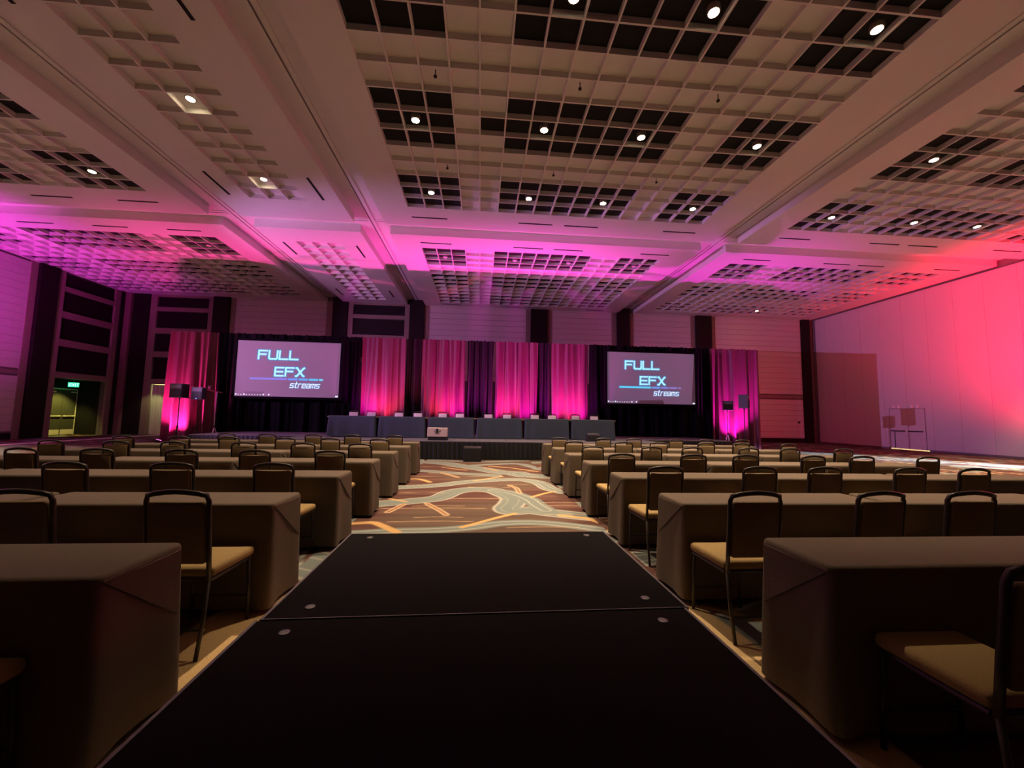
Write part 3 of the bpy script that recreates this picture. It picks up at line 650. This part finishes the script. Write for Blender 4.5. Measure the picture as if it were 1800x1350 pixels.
    for i in range(13):
        if i == 11: continue
        q = (0.008 + .026 * i) * W; s_ = 0.022 * (1.3 if i in (0, 3, 10, 12) else 0.8)
        put('taskbar_icon', MB().box(q, q + s_ * 2, y1, y0, .022 * Hh, .022 * Hh + s_ * 2), M_icon)
    put('taskbar_icon', MB().box(.967 * W, .993 * W, y1, y0, .012 * Hh, .037 * Hh), M_icon)
screen(-10.38, -6.10, 2.085, 4.475, 'left projection screen showing FULL EFX streams on a mauve background', [(0.002, .002), (.998, .002), (.998, .998), (.275, .998), (.275, .915), (.10, .915), (.10, .998), (.002, .998)], False, (0.070, 0.032, 0.066))
screen(5.78, 9.98, 2.105, 4.48, 'right projection screen showing FULL EFX streams, image slipping off its right edge', [(0.002, .002), (.995, .002), (.955, .998), (.64, .998), (.63, .925), (.36, .935), (.33, .998), (.002, .998)], True, (0.075, 0.042, 0.088))

# ------------------------------------------------------------------ tables
def cloth(w_, d_, h_, z0, seed, corner=0.05):
    """A cloth draped to the floor over a rectangular top: rounded rim, skirts that hang with folds, fullness at the corners."""
    rng = random.Random(seed); r = 0.035; per = []
    hw, hd = w_ / 2, d_ / 2
    def side(a, b, n):
        for i in range(n): per.append(((a[0] + (b[0] - a[0]) * i / n, a[1] + (b[1] - a[1]) * i / n)))
    cs_ = [(hw - r, -hd + r, -PI / 2), (hw - r, hd - r, 0), (-hw + r, hd - r, PI / 2), (-hw + r, -hd + r, PI)]
    starts = [((-hw + r, -hd), (hw - r, -hd), 26), ((hw, -hd + r), (hw, hd - r), 10), ((hw - r, hd), (-hw + r, hd), 26), ((-hw, hd - r), (-hw, -hd + r), 10)]
    for (a, b, n), (cx, cy, a0) in zip(starts, cs_):
        side(a, b, n)
        for k in range(4): per.append((cx + r * math.cos(a0 + PI / 2 * k / 4), cy + r * math.sin(a0 + PI / 2 * k / 4)))
    n = len(per); V = []; 
    ph = [rng.uniform(0, 6.28) for _ in range(4)]
    prof = [(-0.022, 0.0, 0), (-0.008, 0.003, 0), (0.0, 0.012, 0), (0.003, 0.03, 0.02), (0.004, 0.10, 0.10), (0.006, 0.22, 0.3), (0.007, 0.40, 0.6), (0.009, 0.58, 0.85), (0.010, h_ - z0, 1.0)]
    for off, dz, t in prof:
        for i, (x, y) in enumerate(per):
            cx = abs(abs(x) - hw); cy = abs(abs(y) - hd)
            dcor = math.hypot(cx, cy)
            g = math.exp(-(dcor / 0.10) ** 2) - 0.55 * math.exp(-((dcor - 0.20) / 0.08) ** 2)
            s = (x - y) * 5
            bulge = off + t * (corner * g + 0.008 * math.sin(s + ph[0]) + 0.006 * math.sin(2.3 * s + ph[1]))
            nx, ny = (x / hw) ** 9, (y / hd) ** 5
            l = math.hypot(nx, ny) or 1
            V.append((x + nx / l * bulge, y + ny / l * bulge, h_ - dz + (0.004 * math.sin(s * 1.3 + ph[2]) if t == 1 else 0)))
    F = []
    for q in range(len(prof) - 1):
        for i in range(n): F.append((q * n + i, (q + 1) * n + i, (q + 1) * n + (i + 1) % n, q * n + (i + 1) % n))
    F.append(tuple(range(n)))
    m = MB().add(V, F)
    for sx in (-1, 1):
        xe = sx * (hw - 0.002); xo = sx * (hw + 0.009)
        tri = [(-hd + .02, h_ - .030), (hd - .03, h_ - .030), (hd - .035, h_ - .33)]
        m.add([(xe, y, z) for y, z in tri] + [(xo, tri[0][0], tri[0][1]), (xo, tri[1][0], tri[1][1]), (xo + sx * .010, tri[2][0], tri[2][1])], [(0, 1, 2), (5, 4, 3), (0, 3, 4, 1), (1, 4, 5, 2), (2, 5, 3, 0)])
    return m
TW, TD = 1.829, 0.457
table_me = [cloth(TW - 0.072, TD - .01, 0.755, 0.035, s, 0.022).mesh('tablecloth', M_cloth, False) for s in range(4)]
for q in table_me: q.polygons.foreach_set('use_smooth', [len(p.vertices) == 4 for p in q.polygons])
leg_me = MB().tube([(0, -.16, .02), (0, -.16, .70)], 0.013, 6).tube([(0, .16, .02), (0, .16, .70)], 0.013, 6).tube([(0, -.18, .012), (0, .18, .012)], 0.013, 6).mesh('leg', M_frame)
top_me = MB().box(-.88, .88, -.20, .20, .70, .735).mesh('tabletop', mat('ply_top', (.3, .2, .12), .6))
NEAR = lambda k: 1.70 + 1.30 * k
rowname = ['seventh', 'sixth', 'fifth', 'fourth', 'third', 'second', 'first']
posname = ['aisle end', 'middle', 'far end']
proto = None
for k in range(7):
    for side in (1, -1):
        for i in range(3 if k > 0 else 2):
            x = (1.57 + TW * (i + .5)) if side > 0 else (-1.43 - TW * (i + .5))
            y = NEAR(k) + 0.23
            lab = 'brown draped table at the %s of the %s row from stage, %s block' % (posname[i], rowname[k], 'right' if side > 0 else 'left')
            t = thing('banquet_table', lab, 'table', (x, y, 0), random.uniform(-.006, .006), 'brown draped classroom tables')
            link('tablecloth', table_me[(i + k + (side > 0)) % 4], t)
            link('tabletop', top_me, t)
            for s_ in (-.7, .7): link('leg', leg_me, t, (s_, 0, 0))

# ------------------------------------------------------------------ chairs
def make_chair(label, fab, group, loc, rz, padmat=None):
    t = thing('banquet_chair', label, 'chair', loc, rz, group); t.scale = (0.93, 1, 1)
    st = MB().rbox(-.205, .205, -.19, .215, .425, .485, 0.025, seg=3)
    st.v = [(x * (1 + .06 * (y > 0)), y, z + (.012 * (1 - (x / .2) ** 2) if z > .46 else 0)) for x, y, z in st.v]
    st.build('seat', fab, t, True)
    MB().tube([(-.19, -.18, .415), (.19, -.18, .415), (.20, .19, .415), (-.20, .19, .415), (-.19, -.18, .415)], .012, 6).build('seat_frame', M_frame, t)
    def tilt(y, z): return y - 0.115 * max(0, z - .45)
    bk = MB().rbox(-.172, .172, -.225, -.180, .515, .884, 0.018, seg=2)
    bk.v = [(x, tilt(y, z) - 0.02 * (1 - (x / .17) ** 2), z) for x, y, z in bk.v]
    bk.build('backrest', padmat or M_fabshaded, t, True)
    pth = []
    for s_ in (-1,):
        pth += [(-.188, tilt(-.20, z), z) for z in (.415, .60, .78, .885)]
    pth += [(-.178, tilt(-.205, .92), .918), (-.13, tilt(-.21, .93), .930), (-.06, tilt(-.215, .94), .939), (0, tilt(-.217, .94), .942), (.06, tilt(-.215, .94), .939), (.13, tilt(-.21, .93), .930), (.178, tilt(-.205, .92), .918)]
    pth += [(.188, tilt(-.20, z), z) for z in (.885, .78, .60, .415)]
    MB().tube(pth, .0125, 8, ry=.016).build('back_frame', M_frame, t, True)
    for s_ in (-1, 1):
        MB().tube([(s_ * .19, .185, .42), (s_ * .195, .20, .20), (s_ * .198, .205, 0.0)], .0125, 7).build('leg', M_frame, t, True)
        MB().tube([(s_ * .188, -.20, .42), (s_ * .19, -.225, .20), (s_ * .192, -.265, 0.0)], .0125, 7).build('leg', M_frame, t, True)
    MB().tube([(-.192, -.21, .14), (.192, -.21, .14)], .009, 6).tube([(-.196, .195, .16), (.196, .195, .16)], .009, 6).build('stretcher', M_frame, t)
    return t
CH = {1: ([-2.91, -1.94], [2.02, 3.02, 3.80]), 2: ([-3.87, -2.94, -2.0], [1.97, 3.05, 3.82, 4.83, 5.63]),
      3: ([-5.65, -4.79, -3.77, -2.89, -1.96], [1.98, 3.02, 3.81, 4.82, 5.60, 6.66]),
      4: ([-6.61, -5.67, -4.82, -3.78, -2.86, -1.94], [1.96, 3.0, 3.75, 4.78, 5.57, 6.62]),
      5: ([-6.65, -5.66, -4.79, -3.76, -2.89, -1.96], [1.95, 3.0, 3.75, 4.78, 5.55, 6.61]),
      6: ([-5.61, -4.76, -3.74, -2.88, -1.94], [1.92, 2.98, 3.75, 4.77, 5.58, 6.52])}
first = None
def chair(x, y, rz, label, group):
    global first
    if first is None: first = make_chair(label, M_fab, group, (x, y, 0), rz); return first
    return dup(first, (x, y, 0), rz, label, group)
GC = 'brown banquet chairs at the draped tables'
chair(1.965, 1.475, -0.02, 'brown banquet chair nearest the camera on the right, gold seat half lit', GC)
chair(-1.86, 1.475, 0.03, 'brown banquet chair nearest the camera on the left, mostly out of frame', GC)
for k, (l, r) in CH.items():
    yb0 = 1.45 + 1.3 * k; yc = NEAR(k) - 0.258; f_ = (yc - .27) / (yb0)
    for side, xs_ in (('left', l[::-1]), ('right', r)):
        for i, x in enumerate(xs_):
            chair(x * f_, yc + random.uniform(-.02, .015), random.uniform(-.05, .05), 'brown padded chair, %s from the aisle in the %s row from stage, %s block' % (ORD[i], rowname[k], side), GC)
# head tables and their chairs on the stage
hx = [-5.42 + 1.757 * (i + .5) for i in range(6)]
ht = [cloth(1.63, 0.56, 0.755, 0.02, 10 + s, 0.03).mesh('tablecloth', M_slate_bluelit, False) for s in range(3)]
for q in ht: q.polygons.foreach_set('use_smooth', [len(p.vertices) == 4 for p in q.polygons])
for i, x in enumerate(hx):
    t = thing('head_table', 'slate blue draped head table on stage, %s of six from the left screen' % ORD[i], 'table', (x, 14.68, SZ), 0, 'head tables on the stage')
    link('tablecloth', ht[i % 3], t); link('tabletop', top_me, t)
    for s_ in (-.7, .7): link('leg', leg_me, t, (s_, 0, 0))
sc0 = None
for i, x in enumerate((-4.83, -4.16, -3.11, -2.39, -1.44, -0.79, 0.34, 1.07, 2.19, 2.88, 3.84, 4.59)):
    lab = 'pale backed chair behind the head tables, %s of twelve from the left' % ORD[i]
    if sc0 is None: sc0 = make_chair(lab, M_fab, 'pale chairs behind the head tables', (x, 15.26, SZ + .006), PI, M_cream)
    else: dup(sc0, (x, 15.26, SZ + .006), PI + random.uniform(-.06, .06), lab)

# ------------------------------------------------------------------ runway in the aisle
RZ = 0.56
decks = [(1.77, 2.957), (0.555, 1.765), (-0.66, 0.55), (-1.875, -0.665)]
dn = ['black runway deck at the far end, nearest the stage', 'black runway deck in front of the camera, second from its far end', 'black runway deck under the camera', 'black runway deck behind the camera']
for i, (y0, y1) in enumerate(decks):
    t = thing('runway_deck', dn[i], 'platform', (0.035, (y0 + y1) / 2, 0), 0.012, 'decks of the black runway')
    hw, hd = 0.925, (y1 - y0) / 2
    MB().rbox(-hw + .012, hw - .012, -hd + .004, hd - .004, RZ - .09, RZ, 0.003, seg=1).build('deck_board', M_deck, t)
    for a, b, c_, d_ in ((-hw, -hw + .012, -hd, hd), (hw - .012, hw, -hd, hd)): MB().box(a, b, c_, d_, RZ - .10, RZ + .001).build('edge_strip', M_alu, t)
    if i < 2: MB().box(-hw + .012, hw - .012, -hd, -hd + .004, RZ - .10, RZ + .0015).build('seam_strip', M_alu, t)
    for sx in (-1, 1):
        for sy in (-1, 1):
            if i > 1 and sy < 0: continue
            MB().lathe([(.022, RZ - .002), (.022, RZ + .0025), (.016, RZ + .003)], sx * (hw - .16), sy * (hd - .10), 14).build('latch_cap', M_alu, t, True)
            MB().tube([(sx * (hw - .06), sy * (hd - .08), 0), (sx * (hw - .06), sy * (hd - .08), RZ - .09)], .022, 8).build('leg', M_frame, t)

# ------------------------------------------------------------------ small things on and near the stage
t = thing('equipment_case', 'tan case with a black hatted figure emblem on the stage edge before the head tables', 'case', (-1.385, 13.25, SZ))
MB().rbox(-.32, .32, -.18, .18, .12, .41, 0.012).build('body', M_case, t)
MB().rbox(-.30, .34, -.17, .17, 0, .12, 0.01).build('base', M_plastic, t)
e = MB()
def ell(cx, cz, a, b, n=16): e.prism([(cx + a * math.cos(2 * PI * k / n), cz + b * math.sin(2 * PI * k / n)) for k in range(n)], 'y', -.186, -.1795)
ell(0, .345, .075, .010); ell(0, .362, .032, .022); ell(0, .318, .030, .024); ell(0, .27, .036, .028)
seg(e, 0, -.186, 0, [(-.03, .285), (-.08, .295), (-.095, .27)], 1, .014, -.1795); seg(e, 0, -.186, 0, [(.03, .285), (.09, .30), (.12, .325)], 1, .014, -.1795)
seg(e, 0, -.186, 0, [(-.02, .26), (-.05, .215)], 1, .018, -.1795); seg(e, 0, -.186, 0, [(.02, .26), (.05, .215)], 1, .018, -.1795)
e.build('emblem', M_plastic, t)
t = thing('subwoofer', 'black cube shaped speaker box on the carpet against the stage skirt', 'speaker', (-.20, 12.48, 0))
MB().rbox(-.28, .28, -.24, .24, .012, .455, 0.012).build('cabinet', mat('sub_black', (.016, .010, .012), .5), t)
MB().rbox(-.26, .26, -.252, -.238, .03, .435, 0.006, seg=1).build('grille', M_grille, t)
for sx in (-.2, .2): MB().box(sx - .02, sx + .02, -.2, .2, 0, .014).build('foot', M_plastic, t)
t = thing('stage_monitor', 'small dark wedge monitor on the stage before the last head table', 'speaker', (3.98, 13.6, SZ))
MB().prism([(-.17, 0), (.17, 0), (.17, .12), (-.02, .27), (-.17, .22)], 'x', -.22, .22).build('cabinet', M_plastic, t)
MB().prism([(.165, .132), (.185, .15), (.0, .285), (-.02, .262)], 'x', -.20, .20).build('grille', M_grille, t)
def tripod(name, label, x, y, h, m=None, sp_=.36):
    t = thing(name, label, 'stand', (x, y, 0)); m = m or M_plastic
    MB().tube([(0, 0, .12), (0, 0, h)], 0.018, 8).build('pole', m, t)
    MB().lathe([(.03, .75), (.034, .76), (.034, .84), (.03, .85)], n=10).build('collar', M_plastic, t)
    for k in range(3):
        a = 0.5 + k * 2 * PI / 3
        MB().tube([(0, 0, .78), (sp_ * math.cos(a), sp_ * math.sin(a), .012)], .012, 6).tube([(0, 0, .2), (sp_ * .6 * math.cos(a), sp_ * .6 * math.sin(a), .32)], .008, 6).build('leg', m, t)
    return t
def pa_speaker(label, x, y, z, w_, h_, d_, rz, wedge, rim=False):
    t = thing('loudspeaker', label, 'speaker', (x, y, z), rz)
    poly = [(-w_ / 2, -d_ / 2), (w_ / 2, -d_ / 2), (w_ / 2 * wedge, d_ / 2), (-w_ / 2 * wedge, d_ / 2)]
    MB().prism(poly, 'z', 0, h_).build('cabinet', M_plastic, t)
    MB().rbox(-w_ * .45, w_ * .45, -d_ / 2 - .012, -d_ / 2, h_ * .05, h_ * .62, .005, seg=1).build('grille', M_grille, t)
    hm = MB().prism([(-w_ * .42, h_ * .66), (w_ * .42, h_ * .66), (w_ * .42, h_ * .95), (-w_ * .42, h_ * .95)], 'y', -d_ / 2 - .008, -d_ / 2)
    hm.build('horn', mat('horn_grey', (.16, .13, .16), .5), t)
    for q in (0, h_): MB().rbox(-w_ / 2 - .008, w_ / 2 + .008, -d_ / 2 - .01, d_ / 2, q - .012, q + .012, .006, seg=1).build('cap', mat('cab_cap', (.10, .09, .10), .4), t)
    MB().tube([(0, 0, -.06), (0, 0, 0)], .03, 8).build('pole_cup', M_plastic, t)
    return t
tripod('speaker_stand', 'black tripod stand under the wider speaker left of the left screen', -11.65, 16.2, 1.87)
pa_speaker('wider black loudspeaker on a tripod before the left purple drape', -11.65, 16.2, 1.93, .50, .52, .40, -.15, .72)
tripod('speaker_stand', 'black tripod stand under the narrow speaker left of the left screen', -11.12, 16.45, 1.83)
s2 = pa_speaker('narrow black loudspeaker with a blue light before the left purple drape', -11.12, 16.45, 1.89, .36, .45, .34, .1, .85)
MB().lathe([(.018, .01), (.018, .03)], 0, -.19, 10).build('indicator', M_blueled, s2)
t = tripod('light_stand', 'bright metal light stand beside the narrow left speaker', -10.84, 17.05, 2.22, M_chrome, .28)
MB().tube([(-.35, 0, 2.32), (.22, 0, 2.18)], 0.03, 8).build('crossbar', mat('bar_red', (.12, .03, .04), .4), t)
MB().lathe([(.06, 2.36), (.085, 2.38), (.085, 2.46), (.05, 2.48)], -.27, 0, 12).build('lamp_head', mat('head_dark', (.12, .03, .04), .5), t)
tripod('speaker_stand', 'black tripod stand under the taller speaker right of the right screen', 11.60, 16.35, 1.90)
pa_speaker('taller black loudspeaker before the right purple drape', 11.60, 16.35, 1.96, .38, .58, .36, .75, .8)
tripod('light_stand', 'bright metal stand beside the right loudspeaker', 11.22, 16.95, 1.82, M_chrome, .26)
pa_speaker('shorter loudspeaker on the bright metal stand right of the right screen', 11.22, 16.95, 1.88, .40, .40, .30, -.3, .8)
